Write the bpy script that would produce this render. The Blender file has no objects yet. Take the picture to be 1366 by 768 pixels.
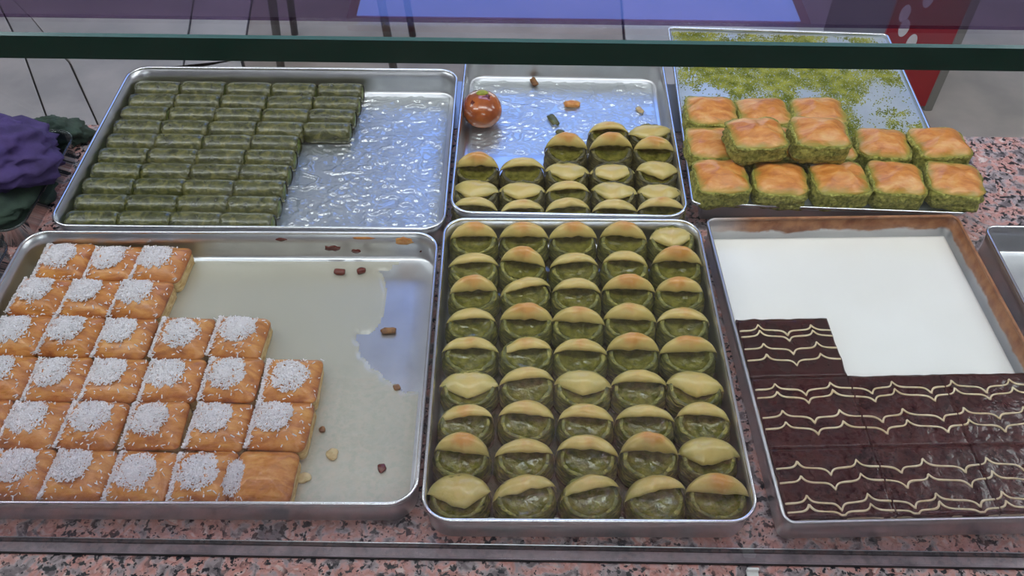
import bpy, math, random
from mathutils import Vector, Matrix, noise

SC = bpy.context.scene
COL = SC.collection
PI = math.pi

# ------------------------------------------------------------------ camera, world, light, exposure
F_PX, PITCH, YAW, ROLL = 1150.0, 47.7, 0.45, 0.5
cd = bpy.data.cameras.new('camera')
cd.sensor_width = 36.0
cd.lens = 36.0 * F_PX / 1366.0
cd.clip_start = 0.02
cam = bpy.data.objects.new('camera', cd)
COL.objects.link(cam)
cam.matrix_world = (Matrix.Translation((0, 0, 1.745)) @ Matrix.Rotation(math.radians(YAW), 4, 'Z')
                    @ Matrix.Rotation(math.radians(90 - PITCH), 4, 'X') @ Matrix.Rotation(math.radians(ROLL), 4, 'Z'))
SC.camera = cam
SC.view_settings.view_transform = 'Standard'
SC.view_settings.look = 'None'
SC.view_settings.gamma = 1.0
SC.view_settings.use_curve_mapping = False
SC.view_settings.exposure = 0.14
w = bpy.data.worlds.new('room_air')
SC.world = w
w.use_nodes = True
w.node_tree.nodes['Background'].inputs[0].default_value = (0.75, 0.85, 1.0, 1)
w.node_tree.nodes['Background'].inputs[1].default_value = 0.25
LAMP = 7.0           # radiance of the ceiling lamp panels
BLUE = 3.3           # radiance of the blue ceiling panel


# ------------------------------------------------------------------ materials
def srgb(r, g, b):
    f = lambda c: (c / 255 / 12.92) if c / 255 <= 0.04045 else ((c / 255 + 0.055) / 1.055) ** 2.4
    return (f(r), f(g), f(b), 1)


class NT:
    def __init__(self, name):
        self.m = bpy.data.materials.new(name)
        self.m.use_nodes = True
        self.t = self.m.node_tree
        self.t.nodes.clear()
        self.out = self.n('ShaderNodeOutputMaterial')

    def n(self, kind, **kw):
        o = self.t.nodes.new(kind)
        for k, v in kw.items():
            setattr(o, k, v)
        return o

    def l(self, a, b):
        self.t.links.new(a, b)

    def coords(self, scale=(1, 1, 1), rand=True):
        tc = self.n('ShaderNodeTexCoord')
        mp = self.n('ShaderNodeMapping')
        mp.inputs['Scale'].default_value = scale
        if rand:
            oi = self.n('ShaderNodeObjectInfo')
            mul = self.n('ShaderNodeMath', operation='MULTIPLY')
            mul.inputs[1].default_value = 7.3
            self.l(oi.outputs['Random'], mul.inputs[0])
            ad = self.n('ShaderNodeVectorMath', operation='ADD')
            self.l(tc.outputs['Object'], ad.inputs[0])
            self.l(mul.outputs[0], ad.inputs[1])
            self.l(ad.outputs[0], mp.inputs['Vector'])
        else:
            self.l(tc.outputs['Object'], mp.inputs['Vector'])
        return mp.outputs[0]

    def noise(self, vec, scale, detail=4, rough=0.55, dist=0.0):
        o = self.n('ShaderNodeTexNoise')
        o.inputs['Scale'].default_value = scale
        o.inputs['Detail'].default_value = detail
        o.inputs['Roughness'].default_value = rough
        o.inputs['Distortion'].default_value = dist
        self.l(vec, o.inputs['Vector'])
        return o.outputs['Fac']

    def ramp(self, fac, stops):
        o = self.n('ShaderNodeValToRGB')
        e = o.color_ramp.elements
        while len(e) < len(stops):
            e.new(0.5)
        for i, (p, c) in enumerate(stops):
            e[i].position = p
            e[i].color = c if len(c) == 4 else (*c, 1)
        self.l(fac, o.inputs['Fac'])
        return o.outputs['Color']

    def mix(self, fac, a, b, blend='MIX'):
        o = self.n('ShaderNodeMix', data_type='RGBA', blend_type=blend)
        for sock, v in ((o.inputs['Factor'], fac), (o.inputs[6], a), (o.inputs[7], b)):
            if isinstance(v, (int, float, tuple)):
                sock.default_value = v
            else:
                self.l(v, sock)
        return o.outputs[2]

    def math(self, op, a, b=None, clamp=False):
        o = self.n('ShaderNodeMath', operation=op, use_clamp=clamp)
        for i, v in enumerate((a, b)):
            if v is None:
                continue
            if isinstance(v, (int, float)):
                o.inputs[i].default_value = v
            else:
                self.l(v, o.inputs[i])
        return o.outputs[0]

    def bump(self, height, strength=0.3, dist=0.001, normal=None):
        o = self.n('ShaderNodeBump')
        o.inputs['Strength'].default_value = strength
        o.inputs['Distance'].default_value = dist
        self.l(height, o.inputs['Height'])
        if normal:
            self.l(normal, o.inputs['Normal'])
        return o.outputs[0]

    def principled(self, color, rough=0.5, metal=0.0, normal=None, **kw):
        o = self.n('ShaderNodeBsdfPrincipled')
        for k, v in (('Base Color', color), ('Roughness', rough), ('Metallic', metal)):
            if isinstance(v, (int, float, tuple)):
                o.inputs[k].default_value = v
            else:
                self.l(v, o.inputs[k])
        for k, v in kw.items():
            o.inputs[k.replace('_', ' ')].default_value = v
        if normal:
            self.l(normal, o.inputs['Normal'])
        self.l(o.outputs[0], self.out.inputs['Surface'])
        return o


def simple(name, c1, c2=None, scale=40, rough=0.5, metal=0.0, bscale=120, bstr=0.2, bdist=0.001, lo=0.35, hi=0.65, stretch=(1, 1, 1), **kw):
    k = NT(name)
    v = k.coords(stretch)
    col = c1
    if c2:
        col = k.ramp(k.noise(v, scale), [(lo, c1), (hi, c2)])
    nb = k.bump(k.noise(v, bscale, 3), bstr, bdist) if bstr else None
    k.principled(col, rough, metal, nb, **kw)
    return k.m


def emitter(name, color, strength):
    k = NT(name)
    e = k.n('ShaderNodeEmission')
    e.inputs[0].default_value = color
    e.inputs[1].default_value = strength
    k.l(e.outputs[0], k.out.inputs['Surface'])
    return k.m


def clear(name, tint, rough=0.0, base=0.04, haze=None, haze_amt=0.0, bump=None):
    """thin clear sheet: see-through tint plus a mirror share that grows towards grazing view"""
    k = NT(name)
    lw = k.n('ShaderNodeLayerWeight')
    lw.inputs['Blend'].default_value = 0.5
    p = k.math('POWER', lw.outputs['Facing'], 5.0)
    fr = k.math('MULTIPLY_ADD', p, 1 - base)
    fr.node.inputs[2].default_value = base
    tr = k.n('ShaderNodeBsdfTransparent')
    tr.inputs[0].default_value = tint
    gl = k.n('ShaderNodeBsdfGlossy')
    gl.inputs['Roughness'].default_value = rough
    src = tr.outputs[0]
    if haze:
        df = k.n('ShaderNodeBsdfDiffuse')
        df.inputs[0].default_value = haze
        mh = k.n('ShaderNodeMixShader')
        mh.inputs[0].default_value = haze_amt
        k.l(src, mh.inputs[1])
        k.l(df.outputs[0], mh.inputs[2])
        src = mh.outputs[0]
    if bump:
        nb = k.bump(k.noise(k.coords(rand=False), bump[0], 3), bump[1], bump[2])
        k.l(nb, gl.inputs['Normal'])
    mx = k.n('ShaderNodeMixShader')
    k.l(fr, mx.inputs[0])
    k.l(src, mx.inputs[1])
    k.l(gl.outputs[0], mx.inputs[2])
    k.l(mx.outputs[0], k.out.inputs['Surface'])
    return k.m


def make_granite():
    k = NT('pink_granite')
    v = k.coords(rand=False)
    n1 = k.noise(v, 52, 3, 0.5, 0.6)
    base = k.ramp(n1, [(0.36, srgb(120, 112, 116)), (0.44, srgb(176, 168, 170)), (0.50, srgb(206, 168, 162)), (0.60, srgb(198, 144, 134)), (0.70, srgb(222, 206, 200))])
    vo = k.n('ShaderNodeTexVoronoi')
    vo.inputs['Scale'].default_value = 190
    k.l(v, vo.inputs['Vector'])
    cell = k.ramp(vo.outputs['Color'], [(0.2, srgb(150, 142, 144)), (0.8, srgb(248, 242, 240))])
    base = k.mix(0.38, base, cell, 'MULTIPLY')
    n2 = k.noise(v, 130, 3, 0.55, 0.3)
    blk = k.ramp(n2, [(0.53, (0, 0, 0, 1)), (0.57, (1, 1, 1, 1))])
    n3 = k.noise(v, 34, 2)
    cl = k.ramp(n3, [(0.38, (0, 0, 0, 1)), (0.52, (1, 1, 1, 1))])
    n4 = k.noise(v, 230, 2)
    sm = k.ramp(n4, [(0.64, (0, 0, 0, 1)), (0.67, (1, 1, 1, 1))])
    msk = k.math('MAXIMUM', k.math('MULTIPLY', blk, cl), sm)
    col = k.mix(msk, k.mix(1.0, base, (1.10, 1.04, 1.04, 1), 'MULTIPLY'), srgb(38, 38, 44))
    k.principled(col, 0.16, 0.0, Coat_Weight=0.3, Coat_Roughness=0.05)
    return k.m


def make_steel(name, stain=False, c=(0.66, 0.67, 0.69, 1), rough=0.33):
    k = NT(name)
    v = k.coords(rand=True)
    n = k.noise(v, 26, 5)
    col = k.ramp(n, [(0.3, (c[0] * 0.86, c[1] * 0.86, c[2] * 0.87, 1)), (0.7, c)])
    rg = k.math('MULTIPLY_ADD', k.noise(v, 60, 4), 0.16)
    rg.node.inputs[2].default_value = rough - 0.08
    brushed = k.noise(k.coords((6, 300, 40), rand=True), 6, 3)
    nb = k.bump(brushed, 0.10, 0.0004, k.bump(k.noise(v, 9, 2), 0.10, 0.002))
    metal = 1.0
    if stain:
        tc = k.n('ShaderNodeTexCoord')
        sp = k.n('ShaderNodeSeparateXYZ')
        k.l(tc.outputs['Object'], sp.inputs[0])
        n3 = k.noise(tc.outputs['Object'], 22, 5, 0.6, 0.4)
        hz = k.math('MULTIPLY_ADD', n3, 0.022)
        hz.node.inputs[2].default_value = -0.003
        zz = k.math('SUBTRACT', sp.outputs['Z'], hz)
        up = k.ramp(k.math('MULTIPLY', zz, 40.0), [(0.56, (0, 0, 0, 1)), (0.72, (1, 1, 1, 1))])
        xr = k.ramp(k.math('ADD', k.math('MULTIPLY', sp.outputs['X'], 1.0), k.math('MULTIPLY', sp.outputs['Y'], 0.9)), [(0.02, (0.0, 0, 0, 1)), (0.09, (1, 1, 1, 1))])
        up = k.math('MULTIPLY', up, xr)
        br = k.ramp(k.noise(tc.outputs['Object'], 60, 5), [(0.3, srgb(120, 66, 36)), (0.7, srgb(182, 128, 88))])
        col = k.mix(up, col, br)
        metal = k.math('SUBTRACT', 1.0, up, True)
        k.principled(col, rg, metal, nb)
    else:
        k.principled(col, rg, metal, nb)
    return k.m


def make_flap():
    k = NT('baked_flap_dough')
    tc = k.n('ShaderNodeTexCoord')
    v = k.coords()
    sp = k.n('ShaderNodeSeparateXYZ')
    k.l(tc.outputs['Object'], sp.inputs[0])
    n = k.noise(v, 55, 4)
    z = k.math('MULTIPLY_ADD', n, 0.018)
    z.node.inputs[2].default_value = -0.009
    zz = k.math('ADD', sp.outputs['Z'], z)
    oi = k.n('ShaderNodeObjectInfo')
    zz = k.math('ADD', zz, k.math('MULTIPLY', k.math('SUBTRACT', oi.outputs['Random'], 0.5), 0.007))
    ed = k.math('ABSOLUTE', sp.outputs['X'])
    zz = k.math('SUBTRACT', zz, k.math('MULTIPLY', ed, 0.32))
    col = k.ramp(k.math('MULTIPLY', zz, 20.0), [(0.36, srgb(164, 148, 76)), (0.58, srgb(198, 174, 102)), (0.78, srgb(206, 174, 100)), (0.94, srgb(202, 140, 64))])
    nb = k.bump(k.noise(v, 90, 4), 0.25, 0.0012)
    k.principled(col, 0.32, 0, nb, Subsurface_Weight=0.08, Coat_Weight=0.25, Coat_Roughness=0.25)
    return k.m


def make_layers(name, c1, c2, c3, zfreq, rough=0.55, coat=0.1, bstr=0.6):
    """flaky layered dough seen from the side: thin uneven bands along the height"""
    k = NT(name)
    v = k.coords()
    n = k.noise(k.coords((14, 14, zfreq)), 6, 4, 0.6, 0.6)
    col = k.ramp(n, [(0.3, c1), (0.5, c2), (0.68, c3)])
    nb = k.bump(n, bstr, 0.0022, k.bump(k.noise(v, 260, 3), 0.4, 0.001))
    k.principled(col, rough, 0, nb, Coat_Weight=coat, Coat_Roughness=0.15)
    return k.m


def make_crust(name, c1, c2, c3, rough=0.3, coat=0.4, zb=None, zcol=None):
    k = NT(name)
    v = k.coords()
    n = k.noise(k.coords((1, 2.6, 1)), 34, 5, 0.6, 0.5)
    col = k.ramp(n, [(0.28, c1), (0.5, c2), (0.74, c3)])
    if zb:      # oven browning, with some slope shade painted in, towards the crust's lower rim
        tc = k.n('ShaderNodeTexCoord')
        sp = k.n('ShaderNodeSeparateXYZ')
        k.l(tc.outputs['Object'], sp.inputs[0])
        zz = k.math('ADD', sp.outputs['Z'], k.math('MULTIPLY', k.math('SUBTRACT', n, 0.5), 0.012))
        fz = k.math('DIVIDE', k.math('SUBTRACT', zz, zb[0]), zb[1] - zb[0], True)
        col = k.mix(fz, zcol if zcol else k.mix(1.0, col, srgb(205, 168, 150), 'MULTIPLY'), col)
    fl = k.noise(k.coords((0.6, 5.0, 1)), 60, 4, 0.6, 0.4)
    nb = k.bump(fl, 0.35, 0.0016, k.bump(k.noise(v, 220, 3), 0.25, 0.0008))
    k.principled(col, rough, 0, nb, Coat_Weight=coat, Coat_Roughness=0.12)
    return k.m


M = {}
M['granite'] = make_granite()
M['steel'] = make_steel('tray_steel')
M['steel_stained'] = make_steel('tray_steel_stained', True)
M['steel_dull'] = simple('ceiling_toned_tray_metal', (0.50, 0.56, 0.60, 1), (0.58, 0.64, 0.68, 1), 20, rough=0.42, metal=0.55, bscale=60, bstr=0.05)  # pale blue-grey base paints in the ceiling's reflection on the low tray
M['rim'] = simple('tray_rim_metal', (0.80, 0.81, 0.83, 1), None, rough=0.2, metal=1.0, bstr=0)
M['steel_dark'] = simple('dull_steel', (0.35, 0.36, 0.38, 1), None, rough=0.35, metal=1.0, bstr=0)
M['channel'] = simple('granite_toned_channel', srgb(150, 132, 140), srgb(118, 104, 112), 40, rough=0.3, metal=0.5, bstr=0)  # pinkish colour stands in for granite mirrored in the band
M['glass'] = clear('clear_glass', (0.955, 0.975, 0.965, 1))
M['glass_edge'] = simple('green_glass_edge', srgb(4, 52, 42), None, rough=0.08, bstr=0, Coat_Weight=0.5, Coat_Roughness=0.03)
M['glass_arris'] = simple('green_glass_arris', srgb(44, 84, 84), None, rough=0.15, bstr=0)
M['tint'] = clear('veil_tint', (0.60, 0.50, 0.64, 1), base=0.06)
M['plastic'] = clear('smoky_clear_plastic', (0.62, 0.67, 0.69, 1), rough=0.08, base=0.07)
M['black'] = simple('black_gasket', (0.008, 0.008, 0.01, 1), None, rough=0.5, bstr=0)
M['syrup'] = clear('thin_syrup', (0.97, 0.95, 0.88, 1), rough=0.03, base=0.05, haze=srgb(222, 217, 198), haze_amt=0.40)
M['syrup_thin'] = clear('syrup_film', (0.96, 0.97, 0.95, 1), rough=0.10, base=0.16, haze=srgb(214, 226, 232), haze_amt=0.16)
M['syrup_green'] = clear('green_syrup', (0.45, 0.41, 0.24, 1), rough=0.03, base=0.06, haze=srgb(66, 58, 30), haze_amt=0.55)
M['milk'] = simple('sweet_milk', srgb(236, 233, 226), srgb(243, 241, 236), 6, 0.25, bscale=9, bstr=0.08, bdist=0.004, Subsurface_Weight=0.0)
M['sponge'] = simple('soaked_sponge', srgb(226, 208, 176), srgb(200, 168, 124), 60, 0.6, bscale=200, bstr=0.5)
k = NT('chocolate_glaze')
v = k.coords(rand=False)
k.principled(k.ramp(k.noise(v, 30), [(0.3, (0.016, 0.0010, 0.0018, 1)), (0.7, (0.042, 0.004, 0.005, 1))]), 0.10, 0,
             k.bump(k.noise(v, 42, 3, 0.5, 0.8), 0.30, 0.004, k.bump(k.noise(v, 130, 2), 0.2, 0.001)), Specular_IOR_Level=0.32)
M['glaze'] = k.m
M['cream'] = simple('piped_cream', srgb(238, 222, 186), srgb(214, 190, 146), 80, 0.35, bstr=0)
M['roll'] = make_layers('pistachio_roll_dough', srgb(42, 46, 16), srgb(72, 74, 30), srgb(110, 106, 52), 20, 0.27, 0.6, 1.0)
M['roll_end'] = simple('pistachio_roll_filling', srgb(74, 92, 24), srgb(120, 128, 60), 160, 0.4, bscale=300, bstr=0.8)
M['shell'] = make_layers('pistachio_shell_layers', srgb(40, 42, 6), srgb(96, 96, 24), srgb(160, 150, 64), 90, 0.45, 0.12, 0.9)
M['shell_soaked'] = make_layers('pistachio_shell_layers_dark', srgb(32, 30, 10), srgb(76, 70, 28), srgb(136, 126, 66), 90, 0.45, 0.12, 0.9)
M['filling'] = simple('wet_pistachio_filling', srgb(76, 76, 18), srgb(122, 117, 50), 110, 0.14, bscale=150, bstr=0.9, bdist=0.002, Coat_Weight=0.7, Coat_Roughness=0.05)
M['flap'] = make_flap()
M['coco_crust'] = make_crust('golden_crust', srgb(150, 82, 30), srgb(192, 122, 54), srgb(218, 160, 86), 0.38, 0.25, zb=(0.016, 0.028))
M['coco_side'] = make_layers('pale_flaky_side', srgb(170, 122, 58), srgb(212, 176, 112), srgb(232, 208, 156), 60, 0.55, 0.1)
M['coconut'] = simple('grated_coconut', srgb(230, 225, 228), None, rough=0.6, bstr=0)
M['pist_crust'] = make_crust('glossy_orange_crust', srgb(172, 94, 34), srgb(210, 134, 58), srgb(228, 176, 106), 0.40, 0.15, zb=(0.026, 0.0325), zcol=srgb(150, 150, 58))
M['pist_side'] = simple('pistachio_crumb_side', srgb(106, 110, 34), srgb(190, 184, 92), 190, 0.7, bscale=300, bstr=1.0, bdist=0.003)
M['pist_crumb'] = simple('ground_pistachio', srgb(116, 126, 26), srgb(184, 184, 84), 60, 0.7, bstr=0)
M['ball'] = simple('syrup_ball', srgb(120, 46, 16), srgb(190, 102, 38), 26, 0.16, bstr=0.15, lo=0.3, hi=0.6, Coat_Weight=0.8, Coat_Roughness=0.05)
M['nut_green'] = simple('chopped_pistachio', srgb(110, 130, 24), srgb(160, 160, 50), 120, 0.5, bscale=200, bstr=0.8)
M['caramel'] = simple('dark_caramel_mark', srgb(96, 28, 14), None, rough=0.2, bstr=0)
M['crumb_orange'] = simple('orange_crumb', srgb(196, 118, 48), srgb(222, 164, 92), 90, 0.4)
M['crumb_brown'] = simple('brown_crumb', srgb(104, 62, 28), srgb(150, 104, 52), 120, 0.45)
M['crumb_green'] = simple('green_crumb', srgb(62, 66, 26), srgb(104, 104, 52), 120, 0.35)
M['crumb_pale'] = simple('pale_crumb', srgb(206, 186, 140), srgb(180, 150, 98), 120, 0.45)
M['purple'] = simple('purple_cloth', srgb(52, 38, 84), srgb(74, 56, 112), 30, 0.85, bscale=350, bstr=0.5)
M['green_cloth'] = simple('dark_green_cloth', srgb(30, 48, 42), srgb(50, 70, 56), 30, 0.8, bscale=350, bstr=0.5)
M['slab'] = simple('beige_floor_stone', srgb(166, 160, 155), srgb(190, 181, 174), 5, 0.45, bscale=30, bstr=0.1)
M['slab_warm'] = simple('brown_floor_stone', srgb(140, 125, 116), srgb(168, 152, 142), 4, 0.45, bscale=30, bstr=0.1)
M['grout'] = simple('dark_grout', srgb(52, 50, 50), None, rough=0.9, bstr=0)
M['wall'] = simple('painted_wall', srgb(178, 170, 176), srgb(186, 178, 184), 3, 0.8, bscale=60, bstr=0.05)
M['ceiling'] = simple('white_ceiling', srgb(222, 222, 228), srgb(230, 230, 234), 3, 0.8, bscale=60, bstr=0.05)
M['cabinet'] = simple('counter_body', srgb(120, 116, 118), srgb(130, 126, 126), 6, 0.5, bstr=0)
M['lamp'] = emitter('lamp_diffuser', (0.96, 0.98, 1.0, 1), LAMP)
M['blue'] = emitter('blue_light_panel', (0.20, 0.37, 1.0, 1), BLUE)
M['pane_glow'] = emitter('added_window_glow', (0.85, 0.93, 1.0, 1), 2.2)
M['frame_white'] = simple('lamp_frame', srgb(225, 225, 225), None, rough=0.4, bstr=0)
M['red'] = simple('red_enamel', srgb(170, 14, 28), srgb(150, 10, 24), 5, 0.3, bstr=0)
M['oval'] = simple('white_print', srgb(226, 224, 226), None, rough=0.4, bstr=0)
M['grey_trim'] = simple('grey_trim', srgb(128, 126, 120), None, rough=0.4, bstr=0)
M['grey_panel'] = simple('grey_panel', srgb(120, 116, 122), srgb(132, 128, 132), 5, 0.4, bstr=0)
M['leg'] = simple('dark_leg_metal', srgb(88, 84, 78), None, rough=0.4, metal=0.3, bstr=0)
M['seat'] = simple('dark_seat', srgb(60, 52, 50), srgb(72, 62, 58), 20, 0.6)
M['white'] = simple('white_plastic', srgb(240, 244, 240), None, rough=0.3, bstr=0)


# ------------------------------------------------------------------ builders
def mesh(name, verts, faces, mats, smooth=True, fm=None):
    me = bpy.data.meshes.new(name)
    me.from_pydata([tuple(v) for v in verts], [], faces)
    for m in (mats if isinstance(mats, (list, tuple)) else [mats]):
        me.materials.append(M[m])
    if fm:
        me.polygons.foreach_set('material_index', fm)
    if smooth:
        me.polygons.foreach_set('use_smooth', [True] * len(me.polygons))
    me.update()
    return me


def ob(name, me, parent=None, loc=(0, 0, 0), rz=0.0, rot=None, scale=None, **props):
    o = bpy.data.objects.new(name, me)
    COL.objects.link(o)
    o.location = loc
    o.rotation_euler = rot if rot else (0, 0, rz)
    if scale:
        o.scale = scale
    if parent:
        o.parent = parent
    for k_, v_ in props.items():
        o[k_] = v_
    return o


def thing(name, label, cat, loc=(0, 0, 0), rz=0.0, rot=None, group=None):
    o = bpy.data.objects.new(name, None)
    o.empty_display_size = 0.02
    COL.objects.link(o)
    o.location = loc
    o.rotation_euler = rot if rot else (0, 0, rz)
    o['label'] = label
    o['category'] = cat
    if group:
        o['group'] = group
    return o


def loft(rings, cap0=None, cap1=None, closed=True):
    verts, faces = [], []
    n = len(rings[0])
    for r in rings:
        verts += [tuple(p) for p in r]
    for i in range(len(rings) - 1):
        for j in range(n if closed else n - 1):
            a, b = i * n + j, i * n + (j + 1) % n
            faces.append((a, b, b + n, a + n))
    def fan(base, pt, flip):
        c = len(verts)
        verts.append(tuple(pt))
        for j in range(n):
            a, b = base + j, base + (j + 1) % n
            faces.append((b, a, c) if flip else (a, b, c))
    def mid(r):
        return [sum(p[i] for p in r) / n for i in range(3)]
    if cap0 == 'fan':
        fan(0, mid(rings[0]), True)
    elif cap0 is not None:
        fan(0, cap0, True)
    if cap1 == 'fan':
        fan((len(rings) - 1) * n, mid(rings[-1]), False)
    elif cap1 is not None:
        fan((len(rings) - 1) * n, cap1, False)
    return verts, faces


def rrect(wd, dp, r, z, seg=6, side=1):
    pts = []
    r = min(r, wd / 2 - 1e-5, dp / 2 - 1e-5)
    cs = [(wd / 2 - r, -dp / 2 + r, -PI / 2), (wd / 2 - r, dp / 2 - r, 0), (-wd / 2 + r, dp / 2 - r, PI / 2), (-wd / 2 + r, -dp / 2 + r, PI)]
    for i, (cx, cy, a0) in enumerate(cs):
        arc = [(cx + r * math.cos(a0 + k_ * PI / 2 / seg), cy + r * math.sin(a0 + k_ * PI / 2 / seg), z) for k_ in range(seg + 1)]
        pts += arc
        nx, ny, na = cs[(i + 1) % 4]
        q = (nx + r * math.cos(na), ny + r * math.sin(na))
        for s in range(1, side):
            t = s / side
            pts.append((arc[-1][0] * (1 - t) + q[0] * t, arc[-1][1] * (1 - t) + q[1] * t, z))
    return pts


def box(x0, x1, y0, y1, z0, z1, bev=0.0):
    """box as a loft, with a small chamfer on top and bottom"""
    wd, dp = x1 - x0, y1 - y0
    cx, cy = (x0 + x1) / 2, (y0 + y1) / 2
    b = bev
    R = [rrect(wd - 2 * b, dp - 2 * b, 1e-4 + b, z0, 1), rrect(wd, dp, 1e-4 + b, z0 + b, 1), rrect(wd, dp, 1e-4 + b, z1 - b, 1), rrect(wd - 2 * b, dp - 2 * b, 1e-4 + b, z1, 1)]
    if not b:
        R = [R[0], R[3]]
    R = [[(p[0] + cx, p[1] + cy, p[2]) for p in r] for r in R]
    return loft(R, 'fan', 'fan')


def boxmesh(name, m, x0, x1, y0, y1, z0, z1, bev=0.0):
    v_, f_ = box(x0, x1, y0, y1, z0, z1, bev)
    return mesh(name, v_, f_, m, smooth=False)


def tube(path, r, n=6, closed=False):
    rings = []
    L = len(path)
    for i, p in enumerate(path):
        p = Vector(p)
        a = Vector(path[(i - 1) % L] if closed or i > 0 else path[0])
        b = Vector(path[(i + 1) % L] if closed or i < L - 1 else path[-1])
        t = (b - a).normalized()
        up = Vector((0, 0, 1)) if abs(t.z) < 0.95 else Vector((1, 0, 0))
        s = t.cross(up).normalized()
        u = s.cross(t)
        rr = r[i] if isinstance(r, (list, tuple)) else r
        rings.append([p + (s * math.cos(2 * PI * j / n) + u * math.sin(2 * PI * j / n)) * rr for j in range(n)])
    if closed:
        v_, f_ = loft(rings)
        m_ = (L - 1) * n
        for j in range(n):
            f_.append((m_ + j, m_ + (j + 1) % n, (j + 1) % n, j))
        return v_, f_
    return loft(rings, 'fan', 'fan')


def nz(x, y, z=0.0):
    return noise.noise(Vector((x, y, z)))


ORD = ['first', 'second', 'third', 'fourth', 'fifth', 'sixth', 'seventh', 'eighth', 'ninth', 'tenth']


# ------------------------------------------------------------------ the room
fl = ob('floor', boxmesh('floor', 'grout', -4, 4, -3, 6, -0.10, -0.012), kind='structure')


def slab(poly, m='slab', gap=0.006):
    cx = sum(p[0] for p in poly) / len(poly)
    cy = sum(p[1] for p in poly) / len(poly)
    def ins(p, g, z):
        d = Vector((p[0] - cx, p[1] - cy, 0))
        return (p[0] - d.x / d.length * g, p[1] - d.y / d.length * g, z)
    rs = [[ins(p, gap, -0.012) for p in poly], [ins(p, gap, -0.002) for p in poly], [ins(p, gap + 0.003, 0) for p in poly]]
    v_, f_ = loft(rs, 'fan', 'fan')
    return ob('floor_slab', mesh('floor_slab', v_, f_, m, False), fl)


slab([(-4, -3), (-1.15, 1.63), (-1.795, 2.705), (-2.2, 3.3), (-4, 3.3)])
slab([(-1.15, 1.63), (-1.02, 1.63), (-1.389, 2.292), (-1.613, 2.651), (-1.679, 2.722), (-1.86, 2.94), (-2.2, 3.3), (-1.795, 2.705)])
slab([(-1.02, 1.63), (-0.60, 1.63), (-1.00, 2.68), (-1.19, 2.60), (-1.24, 2.86), (-1.32, 3.3), (-2.2, 3.3), (-1.86, 2.94), (-1.679, 2.722), (-1.613, 2.651), (-1.389, 2.292)])
slab([(-1.00, 2.68), (-1.08, 3.3), (-1.32, 3.3), (-1.24, 2.86), (-1.19, 2.60)])
slab([(-0.60, 1.63), (0.35, 1.63), (0.4, 3.3), (-1.08, 3.3), (-1.00, 2.68)], 'slab_warm')
slab([(0.35, 1.63), (4, 1.63), (4, 3.3), (0.4, 3.3)])
slab([(-4, 3.3), (-0.6, 3.3), (-0.4, 6), (-4, 6)], 'slab_warm')
slab([(-0.6, 3.3), (4, 3.3), (4, 6), (-0.4, 6)])
slab([(-4, -3), (4, -3), (4, -1.2), (-1.0, -1.2)], 'slab_warm')
slab([(-1.0, -1.2), (4, -1.2), (4, 1.63), (-1.15, 1.63)])
ob('ceiling', boxmesh('ceiling', 'ceiling', -4, 4, -3, 6, 2.8, 2.9), kind='structure')
ob('wall_back', boxmesh('wall_back', 'wall', -4.1, 4.1, 6, 6.1, -0.1, 2.9), kind='structure')
ob('wall_front', boxmesh('wall_front', 'wall', -4.1, 4.1, -3.1, -3, -0.1, 2.9), kind='structure')
ob('wall_left', boxmesh('wall_left', 'wall', -4.1, -4, -3, 6, -0.1, 2.9), kind='structure')
ob('wall_right', boxmesh('wall_right', 'wall', 4, 4.1, -3, 6, -0.1, 2.9), kind='structure')

wn = ob('added_window_1', boxmesh('added_window_1', 'frame_white', -2.25, 2.25, 5.965, 5.999, 0.75, 2.35), kind='structure')  # unseen window, added to put glints on the wet fillings
for q in range(4):
    ob('pane', boxmesh('pane', 'pane_glow', -2.2 + q * 1.11, -2.2 + q * 1.11 + 1.05, 5.955, 5.964, 0.80, 2.30), wn)
LAMPS = [(-1.45, 0.55, 'left of the counter'), (1.45, 0.55, 'right of the counter'), (0.0, 0.80, 'straight above the trays'), (0.0, -1.3, 'behind the viewer'), (-2.3, 1.5, 'far beyond the purple cloth'), (2.3, 1.5, 'far beyond the nut squares')]  # unseen lamps, hung low to brighten the ceiling, clear of tray reflections
for lx, ly, wh in LAMPS:
    t = thing('unseen_lamp', 'unseen white glowing box lamp hung from the ceiling %s' % wh, 'lamp', (lx, ly, 2.8), group='unseen hanging lamps')
    v_, f_ = loft([rrect(1.20, 0.24, 0.03, -0.30, 4), rrect(1.24, 0.28, 0.04, -0.285, 4), rrect(1.24, 0.28, 0.04, -0.235, 4), rrect(1.20, 0.24, 0.03, -0.22, 4)], 'fan', 'fan')
    ob('diffuser', mesh('diffuser', v_, f_, 'lamp', False), t)
    for sx in (-0.45, 0.45):
        v_, f_ = tube([(sx, 0, -0.221), (sx, 0, 0)], 0.006, 6)
        ob('hanging_rod', mesh('hanging_rod', v_, f_, 'frame_white'), t)
t = thing('ceiling_light_panel', 'large glowing blue rectangular panel on the ceiling beyond the counter', 'light panel', (0.19, 3.4, 2.8))
ob('diffuser', boxmesh('diffuser', 'blue', -0.73, 0.73, -0.84, 0.84, -0.032, -0.028), t)
v_, f_ = loft([rrect(1.52, 1.74, 0.01, 0, 2), rrect(1.52, 1.74, 0.01, -0.035, 2), rrect(1.46, 1.68, 0.005, -0.035, 2), rrect(1.46, 1.68, 0.005, 0, 2)])
ob('frame', mesh('frame', v_, f_, 'red', False), t)

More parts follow.
